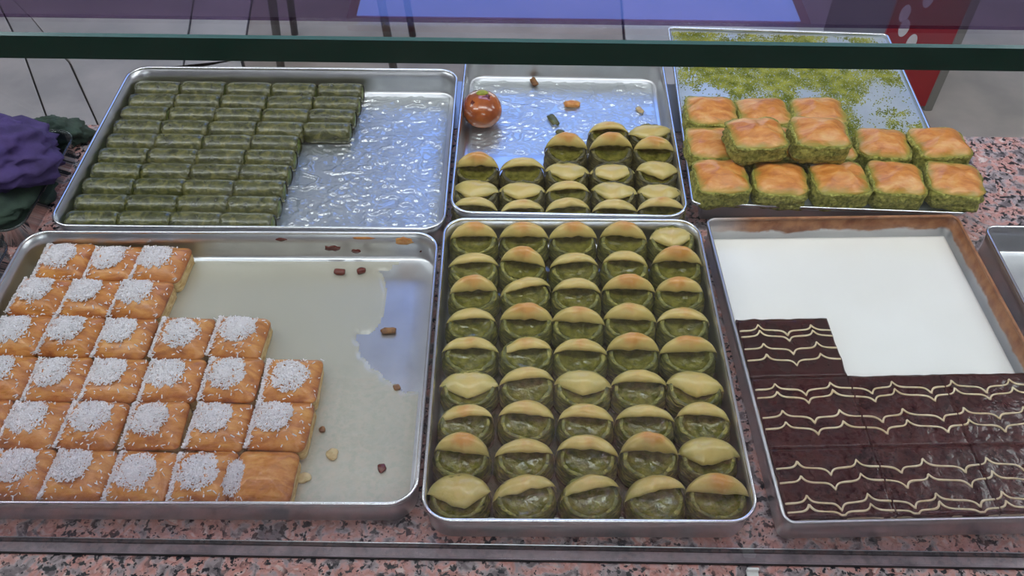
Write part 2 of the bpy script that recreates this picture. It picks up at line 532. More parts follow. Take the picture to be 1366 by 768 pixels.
# ------------------------------------------------------------------ counter and glass
t = thing('granite_counter', 'speckled pink and grey granite counter under the pastry trays', 'counter')
ob('countertop', boxmesh('countertop', 'granite', -1.6, 1.6, 0.16, 1.11, 0.86, 0.90, 0.003), t)
ob('base_cabinet', boxmesh('base_cabinet', 'cabinet', -1.55, 1.55, 0.24, 1.05, 0.0, 0.86), t)
ob('rear_ledge', boxmesh('rear_ledge', 'steel_dark', -0.62, 0.60, 1.1105, 1.24, 0.87, 0.90), t)

t = thing('front_glass', 'upright clear glass pane along the front of the counter', 'glass pane', (0, 0.395, 0.9))
ob('pane', boxmesh('pane', 'glass', -1.5, 1.5, -0.005, 0.005, 0.0035, 0.590), t)
ob('base_channel', boxmesh('base_channel', 'channel', -1.5, 1.5, -0.0056, 0.0050, 0.0, 0.0034), t)
ob('front_gasket', boxmesh('front_gasket', 'black', -1.5, 1.5, -0.0066, -0.0057, 0.0, 0.0030), t)
ob('gasket', boxmesh('gasket', 'black', -1.5, 1.5, 0.0060, 0.0096, 0.0, 0.0036), t)
ob('trim_strip', boxmesh('trim_strip', 'rim', -1.5, 1.5, 0.0097, 0.0107, 0.0, 0.0040), t)

t = thing('glass_shelf', 'thick clear glass shelf with a dark green front edge', 'shelf', (0, 0.3885, 1.4905))
R0 = lambda y0, y1, z: [(-1.5, y0, z), (1.5, y0, z), (1.5, y1, z), (-1.5, y1, z)]
v_, f_ = loft([R0(0.0015, 0.34, 0), R0(0.0015, 0.34, 0.0145)], 'fan', 'fan')
ob('sheet', mesh('sheet', v_, f_, 'glass', False), t)
v_, f_ = box(-1.5, 1.5, 0.0, 0.0014, 0.0004, 0.0136)
ob('polished_edge', mesh('polished_edge', v_, f_, 'glass_edge', False), t)
v_ = [(-1.5, 0.0, 0.0137), (1.5, 0.0, 0.0137), (1.5, 0.0018, 0.0147), (-1.5, 0.0018, 0.0147), (-1.5, 0.0014, 0.0137), (1.5, 0.0014, 0.0137)]
ob('arris', mesh('arris', v_, [(0, 1, 2, 3), (0, 4, 5, 1), (4, 3, 2, 5)], 'glass_arris', False), t)
ob('veil_sheet', boxmesh('veil_sheet', 'tint', -1.5, 1.5, 0.4045, 0.52, 1.5052, 1.5072), label='added purple sheet standing in for the hazy veil on the glass shelf', category='veil sheet')  # added sheet; its purple tint imitates a hazy, partly mirrored veil


# ------------------------------------------------------------------ trays
def tray(label, cx, cy, wd, dp, yaw, h=0.045, r=0.03, z=0.9, taper=0.005, m='steel', rim=0.0022):
    t = thing('tray', label, 'tray', (cx, cy, z), math.radians(yaw), group='steel pastry trays')
    rr_ = lambda ins, zz: rrect(wd - 2 * ins, dp - 2 * ins, max(r - ins * 0.5, 0.004), zz, 8, 6)
    k_ = taper
    rings = [rr_(k_ + 0.030, 0.003), rr_(k_ + 0.006, 0.003), rr_(k_ + 0.0025, 0.0042), rr_(k_ + 0.0008, min(0.0075, h * 0.5)),
             rr_(0.0035 + k_ * 0.35, h * 0.6), rr_(0.0030, h), rr_(0.0018, h), rr_(0.0022 + k_ * 0.35, h * 0.6), rr_(k_ - 0.0008, min(0.006, h * 0.4)), rr_(k_ + 0.004, 0.0)]
    v_, f_ = loft(rings, 'fan', 'fan')
    ob('pan', mesh('pan', v_, f_, m), t)
    v_, f_ = tube(rr_(0.0022, h), rim, 6, True)
    ob('rim', mesh('rim', v_, f_, 'steel_stained' if m == 'steel_stained' else 'rim'), t)
    return t


FLc, BLc, FCc, BCc, FRc = (-0.375, 0.622), (-0.365, 1.0165), (0.0755, 0.633), (0.0715, 1.058), (0.436, 0.643)
tray_fl = tray('wide steel tray of coconut-topped squares and pale syrup, front left', *FLc, 0.548, 0.400, 0.8)
tray('wide steel tray holding green pistachio rolls, behind the coconut squares', *BLc, 0.534, 0.377, 0.4)
tray('steel tray packed full of flap-topped green pastries, front centre', *FCc, 0.345, 0.446, 0.7)
tray('half-empty steel tray holding flap-topped pastries and one orange ball', *BCc, 0.328, 0.392, -0.4)
tray('steel tray with brown-stained walls holding chocolate-glazed cake and milk', *FRc, 0.346, 0.450, 2.3, r=0.012, m='steel_stained')
tray('empty steel tray cut off at the right edge beside the cake tray', 0.801, 0.640, 0.345, 0.430, 0.3, r=0.014)
tray('low flat steel tray strewn with ground pistachio and nut squares', 0.436, 1.110, 0.378, 0.456, -2.0, m='steel_dull', h=0.008, r=0.01, z=0.937, taper=0.003, rim=0.0026)
ob('steel_riser', boxmesh('steel_riser', 'steel_dark', -0.17, 0.17, -0.18, 0.12, 0.0, 0.0365, 0.002), loc=(0.436, 1.08, 0.9), rz=math.radians(-2),
   label='low steel riser block beneath the flat pistachio tray', category='riser')


for sx, sz, rx_, rz_, m_ in ((0.226, 0.0335, 0.012, 0.0065, 'crumb_orange'), (0.128, 0.0200, 0.011, 0.0050, 'caramel'), (0.160, 0.0150, 0.007, 0.0035, 'caramel'),
                             (0.062, 0.0350, 0.007, 0.0030, 'caramel'), (0.172, 0.0380, 0.014, 0.0022, 'crumb_orange'), (0.250, 0.0160, 0.004, 0.0030, 'caramel')):
    rs = []
    for s_, dy in ((1.0, 0.0006), (0.96, -0.0003), (0.6, -0.0007)):
        rs.append([(sx + rx_ * s_ * math.cos(2 * PI * j / 16) * (1 + 0.5 * nz(j * 0.9, sx * 90)), (0.1942 + (sz - 0.0075) * 0.028 if sz < 0.027 else 0.19475 + (sz - 0.027) * 0.125) - 0.0005 + dy, sz + rz_ * s_ * math.sin(2 * PI * j / 16) * (1 + 0.5 * nz(j * 1.1, sx * 50, 3))) for j in range(16)])
    v_, f_ = loft(rs, None, 'fan')
    ob('stain', mesh('stain', v_, f_, m_), tray_fl)


def in_tray(c, yaw, x, y):
    a = math.radians(yaw)
    return (c[0] + x * math.cos(a) - y * math.sin(a), c[1] + x * math.sin(a) + y * math.cos(a))


def film(name, x0, x1, y0, y1, hfun, res, m, loc, yaw, **props):
    """liquid lying on a surface: a height field kept only where it is wet, with rounded shores"""
    nx, ny = int((x1 - x0) / res), int((y1 - y0) / res)
    H, idx, verts, faces = {}, {}, [], []
    for i in range(nx + 1):
        for j in range(ny + 1):
            H[i, j] = hfun(x0 + (x1 - x0) * i / nx, y0 + (y1 - y0) * j / ny)
    def vid(i, j):
        if (i, j) not in idx:
            idx[i, j] = len(verts)
            verts.append((x0 + (x1 - x0) * i / nx, y0 + (y1 - y0) * j / ny, max(0.0, H[i, j])))
        return idx[i, j]
    for i in range(nx):
        for j in range(ny):
            c4 = ((i, j), (i + 1, j), (i + 1, j + 1), (i, j + 1))
            if max(H[c] for c in c4) > 0:
                faces.append(tuple(vid(*c) for c in c4))
    return ob(name, mesh(name, verts, faces, m), None, loc, math.radians(yaw), kind='stuff', **props)


def shore(f, depth, edge):
    """0 at the shore, depth inside"""
    if f <= 0:
        return -1
    t = min(1.0, f / edge)
    return depth * math.sqrt(t * (2 - t))


def edge_in(x, y, hx, hy):
    return min(hx - abs(x), hy - abs(y))


# front left: a wide pale pool with a dry patch along the right
def pool_fl(x, y):
    e = edge_in(x, y, 0.258, 0.184)
    n = 0.35 * nz(x * 22, y * 22, 3) + 0.2 * nz(x * 60, y * 60, 5)
    dry = 1 - ((x - 0.255) / 0.085) ** 2 - ((y - 0.085) / 0.115) ** 2 + 0.9 * n
    dr2 = ((x - 0.185) / 0.021) ** 2 + ((y - 0.115) / 0.055) ** 2 - 1 + 0.5 * n
    wet = -dry
    wet = max(wet, -dr2 * 0.5)
    return shore(min(e * 12, wet), 0.0022, 0.14)


film('syrup', -0.26, 0.26, -0.186, 0.186, pool_fl, 0.0028, 'syrup', (*FLc, 0.9031), 0.8,
     label='pale yellow syrup pooled on the floor of the coconut tray', category='syrup')


def ripple(x, y, hx, hy, k1, k2):
    e = edge_in(x, y, hx, hy)
    n = nz(x * 20, y * 34, k1) + 0.45 * nz(x * 60, y * 90, k2)
    m_ = 0.45 + 1.1 * nz(x * 12, y * 14, k2 + 3)
    r1 = max(0.0, 1 - abs(n) / 0.30)
    r1 = r1 * r1 * (3 - 2 * r1) * max(0.0, min(1.0, m_))
    n2 = nz(x * 60, y * 95, k2 + 9)
    r2 = max(0.0, 1 - abs(n2) / 0.35)
    r2 = r2 * r2 * (3 - 2 * r2) * max(0.0, min(1.0, 1.0 - m_))
    return shore(e, 0.0006 + 0.0052 * r1 + 0.0034 * r2, 0.006)


film('syrup', -0.02, 0.254, -0.172, 0.172, lambda x, y: ripple(x, y, 0.252, 0.17, 9, 2), 0.0017, 'syrup_thin', (*BLc, 0.9031), 0.4,
     label='thin rippled syrup film on the bare right side of the rolls tray', category='syrup')
film('syrup', -0.15, 0.15, -0.02, 0.18, lambda x, y: ripple(x, y, 0.149, 0.178, 19, 12), 0.0017, 'syrup_thin', (*BCc, 0.9031), -0.4,
     label='thin rippled syrup film around the orange ball pastry', category='syrup')


def pool_fc(x, y):
    e = edge_in(x, y, 0.156, 0.206)
    return shore(e, 0.006 + 0.0008 * nz(x * 60, y * 60), 0.004)


film('syrup', -0.158, 0.158, -0.208, 0.208, pool_fc, 0.005, 'syrup_green', (*FCc, 0.9031), 0.7,
     label='dark green syrup pooled between the pastries of the full tray', category='syrup')


def pool_fr(x, y):
    e = edge_in(x, y, 0.1635, 0.2145)
    h = shore(e, 0.0155, 0.004)
    if e > 0.01:
        d = math.hypot((x - 0.015) / 0.02, (y - 0.115) / 0.016)
        if d < 1:
            h += 0.0012 * (1 - d) * (0.5 + nz(x * 150, y * 150))
    return h


film('milk', -0.1645, 0.1645, -0.2155, 0.2155, pool_fr, 0.004, 'milk', (*FRc, 0.9031), 2.3,
     label='white sweet milk lying in the cake tray', category='milk')


# ------------------------------------------------------------------ coconut squares
def square_piece(wd, dp, hb, hc, seed, overhang=0.001, wob=0.0012, p=2.4, rad=0.008, ridge=0.0007, flaky=1.0, low=0.72):
    rnd = random.Random(seed)
    sx, sy = rnd.uniform(0, 50), rnd.uniform(0, 50)
    def ring(ins, z, wobble, amp2=0.0):
        out = []
        for (x, y, _) in rrect(wd - 2 * ins, dp - 2 * ins, max(rad - ins * 0.6, 0.002), z, 4, 6):
            q = 1 + wobble * nz(x * 60 + sx, y * 60 + sy, z * 300) / 0.02
            zz = z + amp2 * (nz(x * 45 + sx, y * 45 + sy, 7) + 0.5 * nz(x * 120 + sx, y * 120, 3))
            out.append((x * q, y * q, zz))
        return out
    body = []
    lv = 7
    for i in range(lv + 1):
        z = hb * i / lv
        body.append(ring(ridge * (1 if i % 2 else -0.4) + (0.0012 if i == 0 else 0), z, wob * 0.5))
    bv, bf = loft(body, 'fan', 'fan')
    crust = [ring(0.002, hb * low, wob * 0.4), ring(-overhang, hb * (low * 0.6 + 0.4), wob * 0.4)]
    for t_ in (0.0, 0.03, 0.08, 0.16, 0.28, 0.42, 0.58, 0.75, 0.9):
        ins = t_ * min(wd, dp) / 2 - overhang * (1 - t_)
        z = hb + hc * (1 - (1 - t_) ** p) if t_ > 0 else hb * (low * 0.3 + 0.7)
        crust.append(ring(ins, z, wob * 0.4 * (1 - t_), hc * 0.16 * flaky * min(1, t_ * 4)))
    cv, cf = loft(crust, None, (0, 0, hb + hc * 1.02))
    return (bv, bf), (cv, cf)


def flake_mesh(wd, dp, hb, hc, seed, n, p):
    """grated coconut: thin slivers lying over the middle of the top and into the left joint"""
    rnd = random.Random(seed * 7 + 1)
    verts, faces = [], []
    cx, cy = rnd.uniform(-0.008, 0.002), rnd.uniform(0.0, 0.008)
    for i in range(n):
        r_ = rnd.random()
        if r_ < 0.76:
            a, q = rnd.uniform(0, 2 * PI), rnd.random() ** 0.72
            x, y = cx + (0.0215 + 0.004 * nz(2 * math.cos(a), 2 * math.sin(a), seed)) * q * math.cos(a), cy + (0.0225 + 0.007 * nz(2 * math.cos(a), 2 * math.sin(a), seed + 5)) * q * math.sin(a)
        elif r_ < 0.95:
            x, y = -wd / 2 + abs(rnd.gauss(0.001, 0.003)), rnd.uniform(-dp / 2, dp / 2)
        else:
            x, y = rnd.uniform(-wd / 2, wd / 2), rnd.uniform(-dp / 2, dp / 2)
        ux, uy = min(abs(x) / (wd / 2), 0.999), min(abs(y) / (dp / 2), 0.999)
        t_ = 1 - max(ux, uy)
        z = hb + hc * (1 - (1 - t_) ** p) + rnd.uniform(0.0002, 0.0022)
        L, W_, T_ = rnd.uniform(0.0012, 0.0028), rnd.uniform(0.0004, 0.0008), 0.0003
        rot = Matrix.Rotation(rnd.uniform(0, PI), 3, 'Z') @ Matrix.Rotation(rnd.uniform(-0.5, 0.5), 3, 'Y') @ Matrix.Rotation(rnd.uniform(-0.6, 0.6), 3, 'X')
        b = len(verts)
        for (px, py, pz) in ((-L, -W_, 0), (L, -W_, 0), (L, W_, 0), (-L, W_, 0), (-L * 0.8, 0, T_ * 3), (L * 0.8, 0, T_ * 3)):
            q = rot @ Vector((px, py, pz))
            verts.append((q.x + x, q.y + y, q.z + z))
        faces += [(b, b + 3, b + 2, b + 1), (b, b + 1, b + 5, b + 4), (b + 2, b + 3, b + 4, b + 5), (b + 1, b + 2, b + 5), (b + 3, b, b + 4)]
    return mesh('coconut', verts, faces, 'coconut', False)


CW, CD, CHB, CHC, CP = 0.0645, 0.0618, 0.0215, 0.0125, 2.7
coco_var = []
for s in range(8):
    (bv, bf), (cv, cf) = square_piece(CW, CD, CHB, CHC, 10 + s, p=CP, low=0.84, ridge=0.0011)
    coco_var.append((mesh('flaky_body', bv, bf, 'coco_side'), mesh('crust', cv, cf, 'coco_crust'), flake_mesh(CW, CD, CHB, CHC, 10 + s, 1200, CP)))
COCO = [[(-0.594, 0.780), (-0.530, 0.779), (-0.467, 0.778)],
        [(-0.602, 0.717), (-0.538, 0.716), (-0.474, 0.716)],
        [(-0.604, 0.654), (-0.540, 0.654), (-0.475, 0.654), (-0.405, 0.655), (-0.337, 0.657)],
        [(-0.598, 0.591), (-0.533, 0.591), (-0.468, 0.592), (-0.400, 0.592), (-0.331, 0.594), (-0.262, 0.594)],
        [(-0.602, 0.528), (-0.537, 0.528), (-0.471, 0.528), (-0.401, 0.529), (-0.330, 0.530), (-0.262, 0.531)],
        [(-0.594, 0.464), (-0.529, 0.464), (-0.464, 0.465), (-0.398, 0.465), (-0.332, 0.466), (-0.266, 0.466)]]
rnd = random.Random(5)
for r_, row in enumerate(COCO):
    nrow = len(row)
    for c_, (x, y) in enumerate(row):
        if r_ == 5 and c_ == 0:
            continue
        b_, k_, f_ = coco_var[rnd.randrange(8)]
        i_ = nrow - 1 - c_
        which = 'rightmost' if i_ == 0 else ORD[i_] + ' from the right'
        t = thing('coconut_pastry', 'golden coconut-dusted pastry square, %s in %s row from the back' % (which, ORD[r_]), 'pastry',
                  (x, y, 0.9042), rnd.uniform(-0.045, 0.045), group='coconut pastry squares')
        sc = (rnd.uniform(0.98, 1.015), rnd.uniform(0.98, 1.01), rnd.uniform(0.93, 1.08))
        t.scale = sc
        ob('flaky_body', b_, t)
        cr = ob('crust', k_, t)
        if not (r_ == 5 and c_ == 5):
            ob('coconut', f_, cr, kind='stuff')
        else:
            ob('coconut', f_, cr, (-0.028, -0.006, -0.004), scale=(0.55, 1, 1), kind='stuff')

# ------------------------------------------------------------------ pistachio rolls
def roll_mesh(L, r, seed):
    rings = []
    n, m_ = 14, 12
    for i in range(m_ + 1):
        x = -L / 2 + L * i / m_
        e = 1.0 - 0.10 * (abs(2 * i / m_ - 1) ** 8)
        ring = []
        for j in range(n):
            a = 2 * PI * j / n
            q = r * e * (1 + 0.05 * nz(x * 70 + seed, a * 1.3, seed) + 0.03 * nz(x * 20, a * 5, seed))
            yy, zz = math.cos(a) * q * 1.02, math.sin(a) * q * 0.92
            if zz < -r * 0.72:
                zz = -r * 0.72
            ring.append((x, yy, zz + r * 0.72))
        rings.append(ring)
    inner = []
    for sgn, rg in ((-1, rings[0]), (1, rings[-1])):
        inner.append([(p[0] - sgn * 0.0, p[1] * 0.86, (p[2] - r * 0.72) * 0.86 + r * 0.72) for p in rg])
    v_, f_ = loft([inner[0]] + rings + [inner[1]])
    # the filling: two slightly sunken discs of green nut paste joined by the core
    core = []
    for x in (-L / 2 + 0.001, 0, L / 2 - 0.001):
        core.append([(x, p[1] * 0.9, (p[2] - r * 0.72) * 0.9 + r * 0.72) for p in inner[0]])
    cv, cf = loft(core, (-L / 2 - 0.0004, 0, r * 0.72), (L / 2 + 0.0004, 0, r * 0.72))
    return mesh('wrapper', v_, f_, 'roll'), mesh('nut_filling', cv, cf, 'roll_end')


roll_var = [roll_mesh(0.0712, 0.0178, s * 3.7) for s in range(5)]
rnd = random.Random(8)
for r_ in range(10):
    y = 1.1745 - 0.0345 * r_
    for c_ in range(5 if r_ < 4 else 4):
        x = -0.5865 + 0.0710 * c_ + 0.003 * (1 - r_ / 9) * c_
        a_, b_ = roll_var[rnd.randrange(5)]
        t = thing('pistachio_roll', 'green pistachio roll, %s row from the back, %s from the left' % (ORD[r_], ORD[c_]), 'pastry roll',
                  (x + rnd.uniform(-0.0012, 0.0012), y + 0.002 + rnd.uniform(-0.0008, 0.0008), 0.9036), rnd.uniform(-0.025, 0.025), group='green pistachio rolls')
        if rnd.random() < 0.5:
            t.rotation_euler.z += PI
        ob('wrapper', a_, t)
        ob('nut_filling', b_, t)

# ------------------------------------------------------------------ flap-topped shell pastries
MX, MY, MH = 0.0322, 0.0262, 0.031


def shell_body(seed):
    n = 44
    rings = []
    lv = [i / 14 for i in range(15)]
    for i, q in enumerate(lv):
        ring = []
        bul = 1.02 + 0.04 * math.sin(PI * q) - 0.15 * q ** 1.5 - (0.04 if i == 0 else 0)
        for j in range(n):
            a = 2 * PI * j / n
            k_ = bul + 0.045 * nz(math.cos(a) * 2.2 + seed, math.sin(a) * 2.2, q * 14) + 0.03 * nz(math.cos(a) * 7 + seed, math.sin(a) * 7, q * 30) + (0.024 if i % 2 else -0.020) * (1 + 1.2 * nz(a * 2.5, seed, i * 1.7))
            x, y = MX * k_ * math.cos(a), MY * k_ * math.sin(a)
            z = MH * q * (1.0 + 0.10 * (y / MY) * q - 0.10 * (1 if y < 0 else 0) * q * (y / MY) ** 2) + ((0.0022 * nz(a * 2, seed) + 0.0016 * nz(a * 6, seed, q * 5) + 0.0016 * nz(a * 13, seed)) * q)
            ring.append((x, y, z))
        rings.append(ring)
    top = rings[-1]
    lip = [(p[0] * 0.90, p[1] * 0.89, p[2] - 0.0005) for p in top]
    v_, f_ = loft(rings + [lip], 'fan', None)
    # the wet nut filling: a dish sunk between the layered walls
    dish = [[(p[0] * 0.91, p[1] * 0.90, p[2] - 0.0004) for p in top]]
    for s_, dz in ((0.78, 0.0030), (0.6, 0.0048), (0.4, 0.0058), (0.2, 0.0062)):
        ring = []
        for j, p in enumerate(top):
            a, g = 2 * PI * j / n, max(0.0, (s_ - 0.55) / 0.45)
            x, y = s_ * (p[0] * g + MX * 0.86 * math.cos(a) * (1 - g)), s_ * (p[1] * g + MY * 0.86 * math.sin(a) * (1 - g))
            zt = MH * (1 + 0.10 * y / MY)
            ring.append((x, y, zt * 0.97 - dz + (p[2] - zt) * g * s_ + 0.0010 * nz(x * 160 + seed, y * 160) + 0.0005 * nz(x * 420 + seed, y * 420)))
        dish.append(ring)
    dv, df = loft(dish, None, 'fan')
    return v_, f_, dv, df


def flap_mesh(kind, seed):
    rnd = random.Random(seed)
    par = {'lens': (0.0035, 0.0085, 0.0045, 2.0), 'dome': (0.0005, 0.0165, 0.0030, 2.2), 'tri': (-0.0150, 0.0055, 0.0010, 1.0),
           'split': (-0.0105, 0.0080, 0.0020, 1.2), 'tilt': (0.0030, 0.0085, 0.0045, 2.0)}[kind]
    yc, dome, lift, pw = par
    yc += rnd.uniform(-0.0015, 0.0015)
    dome *= rnd.uniform(0.9, 1.12)
    ns, nt = 26, 10
    skew = rnd.uniform(-0.25, 0.25)
    top, bot = [], []
    for i in range(ns + 1):
        s = -1 + 2 * i / ns
        sk = max(-1, min(1, s + skew * (1 - s * s)))
        m_ = 1 - abs(sk) ** pw if pw >= 1.5 else (1 - abs(sk)) ** 0.95
        yf = 0.0039 * s * s + yc * m_ + (0.0022 * nz(s * 2.5, seed) + 0.0010 * nz(s * 6, seed, 3)) * (1 - s * s)
        bell = max(0.0, 1 - s * s)
        yb = MY * 0.99 * math.sqrt(bell) + 0.0015
        for t_i in range(nt + 1):
            q = t_i / nt
            y = yf + (yb - yf) * q
            arch = math.sin(PI * (0.06 + 0.80 * q ** 0.85))
            z = MH * 1.0 + lift * bell * (1 - q) + dome * (bell ** 0.8) * arch + 0.0016 * nz(s * 3 + seed, q * 3, 4) - 0.004 * s ** 6
            z -= 0.008 * (q ** 4)
            if kind in ('tri', 'split'):
                z -= 0.0052 * (1 - q) ** 2 * bell
            if kind == 'tilt':
                z += 0.0035 * s
            x = MX * 1.03 * s
            th = 0.0012 + 0.0026 * bell * (0.4 + 0.6 * math.sin(PI * min(1, q + 0.1)))
            top.append((x, y, z))
            bot.append((x, y + 0.0010 * (1 - q), z - th))
    W_ = nt + 1
    verts = top + bot
    o_ = len(top)
    faces = []
    for i in range(ns):
        for j in range(nt):
            a = i * W_ + j
            faces.append((a, a + W_, a + W_ + 1, a + 1))
            faces.append((o_ + a, o_ + a + 1, o_ + a + W_ + 1, o_ + a + W_))
        a = i * W_
        faces.append((a, o_ + a, o_ + a + W_, a + W_))
        a = i * W_ + nt
        faces.append((a, a + W_, o_ + a + W_, o_ + a))
    for j in range(nt):
        faces.append((j, j + 1, o_ + j + 1, o_ + j))
        a = ns * W_ + j
        faces.append((a, o_ + a, o_ + a + 1, a + 1))
    return mesh('flap', verts, faces, 'flap')


shells = []
for s in range(4):
    sv, sf, dv, df = shell_body(s * 5.1)
    shells.append((mesh('layered_shell', sv, sf, 'shell'), mesh('layered_shell', sv, sf, 'shell_soaked'), mesh('nut_filling', dv, df, 'filling')))
flaps = {k_: [flap_mesh(k_, s * 11 + i) for s in range(5)] for i, k_ in enumerate(('lens', 'dome', 'tri', 'split', 'tilt'))}
DESC = {'lens': 'narrow lens-shaped flap', 'dome': 'high domed flap', 'tri': 'pointed folded flap', 'split': 'forward hanging flap', 'tilt': 'slanting narrow flap'}
rnd = random.Random(21)


def shell_piece(x, y, kind, where, soaked, grp):
    sv = rnd.choice(shells)
    t = thing('shell_pastry', 'green pastry with %s, %s' % (DESC[kind], where), 'pastry', (x, y, 0.9036), rnd.uniform(-0.07, 0.07), group=grp)
    t.scale = (rnd.uniform(0.97, 1.03), rnd.uniform(0.97, 1.02), rnd.uniform(0.94, 1.06))
    ob('layered_shell', sv[1] if soaked else sv[0], t)
    ob('nut_filling', sv[2], t)
    ob('flap', rnd.choice(flaps[kind]), t, rz=rnd.uniform(-0.10, 0.10) + (0.16 if kind == 'tilt' else 0), scale=(rnd.uniform(0.93, 1.04), rnd.uniform(0.94, 1.05), rnd.uniform(0.97, 1.09)))


FCP = [[(-0.058, 0.826), (0.009, 0.827), (0.075, 0.828), (0.142, 0.829), (0.208, 0.832)],
       [(-0.056, 0.775), (0.007, 0.778), (0.075, 0.777), (0.141, 0.780), (0.209, 0.782)],
       [(-0.054, 0.729), (0.012, 0.732), (0.076, 0.729), (0.142, 0.734), (0.207, 0.735)],
       [(-0.055, 0.681), (0.013, 0.684), (0.076, 0.681), (0.140, 0.686), (0.206, 0.686)],
       [(-0.054, 0.634), (0.013, 0.635), (0.077, 0.632), (0.140, 0.637), (0.206, 0.637)],
       [(-0.053, 0.586), (0.014, 0.588), (0.078, 0.587), (0.143, 0.588), (0.207, 0.588)],
       [(-0.055, 0.539), (0.013, 0.542), (0.080, 0.540), (0.146, 0.540), (0.211, 0.543)],
       [(-0.057, 0.494), (0.011, 0.494), (0.079, 0.495), (0.146, 0.496), (0.211, 0.497)],
       [(-0.057, 0.447), (0.012, 0.448), (0.081, 0.449), (0.149, 0.448), (0.213, 0.450)]]
K5 = {'L': 'lens', 'D': 'dome', 'T': 'tri', 'S': 'split', 'X': 'tilt'}
FCK = ['DDDDT', 'LDLLD', 'DXLDD', 'LDDDL', 'LXLDD', 'TLSLS', 'XLLLL', 'DLLDS', 'TXXXD']
for r_ in range(9):
    for c_ in range(5):
        x, y = FCP[r_][c_]
        shell_piece(x, y - 0.003, K5[FCK[r_][c_]], 'full tray, %s row from back, %s from left' % (ORD[r_], ORD[c_]), False, 'flap pastries in the full tray')
BCP = [(0, [(3, 0.137, 1.061), (4, 0.201, 1.062)], 'LT'),
       (1, [(2, 0.071, 1.018), (3, 0.138, 1.019), (4, 0.202, 1.019)], 'DDD'),
       (2, [(0, -0.060, 0.972), (1, 0.006, 0.970), (2, 0.071, 0.969), (3, 0.137, 0.970), (4, 0.202, 0.971)], 'DLTTT'),
       (3, [(0, -0.060, 0.923), (1, 0.006, 0.923), (2, 0.071, 0.924), (3, 0.136, 0.925), (4, 0.201, 0.924)], 'TTLTT'),
       (4, [(0, -0.060, 0.885), (1, 0.007, 0.885), (2, 0.070, 0.885), (3, 0.135, 0.886), (4, 0.199, 0.886)], 'LLLLL')]
for r_, row, kk in BCP:
    n_ = len(row)
    for i_, (c_, x, y) in enumerate(row):
        o_ = n_ - 1 - i_
        wh = 'rightmost' if o_ == 0 else ORD[o_] + ' from right'
        shell_piece(x, y - 0.003 - (0.002 if r_ == 4 else 0), K5[kk[i_]], 'half-empty tray, %s row from back, %s' % (ORD[r_], wh), True, 'flap pastries in the half-empty tray')

# the orange ball and the scraps beside it
n = 26
rings = []
for i in range(1, 14):
    a = PI * i / 14 - PI / 2
    rings.append([(0.0315 * math.cos(a) ** 0.85 * math.cos(2 * PI * j / n) * (1 + 0.02 * nz(j * 0.7, i * 0.5)), 0.034 * math.cos(a) ** 0.85 * math.sin(2 * PI * j / n), 0.0205 + 0.0205 * math.sin(a)) for j in range(n)])
t = thing('syrup_ball_pastry', 'round glossy orange-brown pastry with a green nut patch on top', 'pastry', (-0.0585, 1.122, 0.9040), 0.3)
t.scale = (1, 1.06, 1.25)
v_, f_ = loft(rings, (0, 0, 0), (0, 0, 0.0412))
dough = ob('dough', mesh('dough', v_, f_, 'ball'), t)


def cap_patch(pts, m, name, lift=0.0008):
    def surf(x, y):
        q = min(0.98, (x / 0.0315) ** 2 + (y / 0.034) ** 2)
        return 0.0205 + 0.0207 * (1 - q) ** 0.5 * 1.0
    cx, cy = sum(p[0] for p in pts) / len(pts), sum(p[1] for p in pts) / len(pts)
    rs = []
    for s_, l_ in ((1.05, -0.0015), (1.0, lift * 0.6), (0.8, lift * 1.4), (0.5, lift * 2)):
        rs.append([(cx + (p[0] - cx) * s_, cy + (p[1] - cy) * s_, surf(cx + (p[0] - cx) * s_, cy + (p[1] - cy) * s_) + l_) for p in pts])
    v_, f_ = loft(rs, None, 'fan')
    return ob(name, mesh(name, v_, f_, m), dough)


cap_patch([(0.003 + 0.010 * math.cos(a * PI / 6) * (1 + 0.2 * nz(a, 1)), 0.007 + 0.007 * math.sin(a * PI / 6)) for a in range(12)], 'nut_green', 'pistachio_topping', 0.0014)
cap_patch([(0.009, -0.012), (0.012, -0.004), (0.018, 0.001), (0.011, 0.000), (0.008, 0.004), (0.006, -0.002), (-0.001, -0.004), (0.006, -0.006)][::-1], 'caramel', 'caramel_mark', 0.0004)
cap_patch([(-0.019, -0.014), (-0.013, -0.010), (-0.016, -0.002), (-0.022, -0.006)], 'caramel', 'caramel_mark', 0.0004)


def scrap(name, label, x, y, z, L, W_, H_, rz, m, seed, tilt=0.0, cat='crumb', grp=None):
    rs = []
    for q, s_ in ((0, 0.9), (0.35, 1.04), (0.75, 0.98), (1, 0.74)):
        ring = []
        for p in rrect(L * s_, W_ * s_, min(L, W_) * 0.42, 0, 4, 2):
            k_ = 1 + 0.35 * nz(p[0] * 220 + seed, p[1] * 220, q * 3 + seed)
            ring.append((p[0] * k_, p[1] * k_, H_ * q * (1 + 0.25 * nz(p[0] * 150, p[1] * 150, seed))if q else 0.0))
        rs.append(ring)
    v_, f_ = loft(rs, 'fan', 'fan')
    o = ob(name, mesh(name, v_, f_, m), None, (x, y, z), rot=(tilt, 0, rz), label=label, category=cat)
    if grp:
        o['group'] = grp
    return o


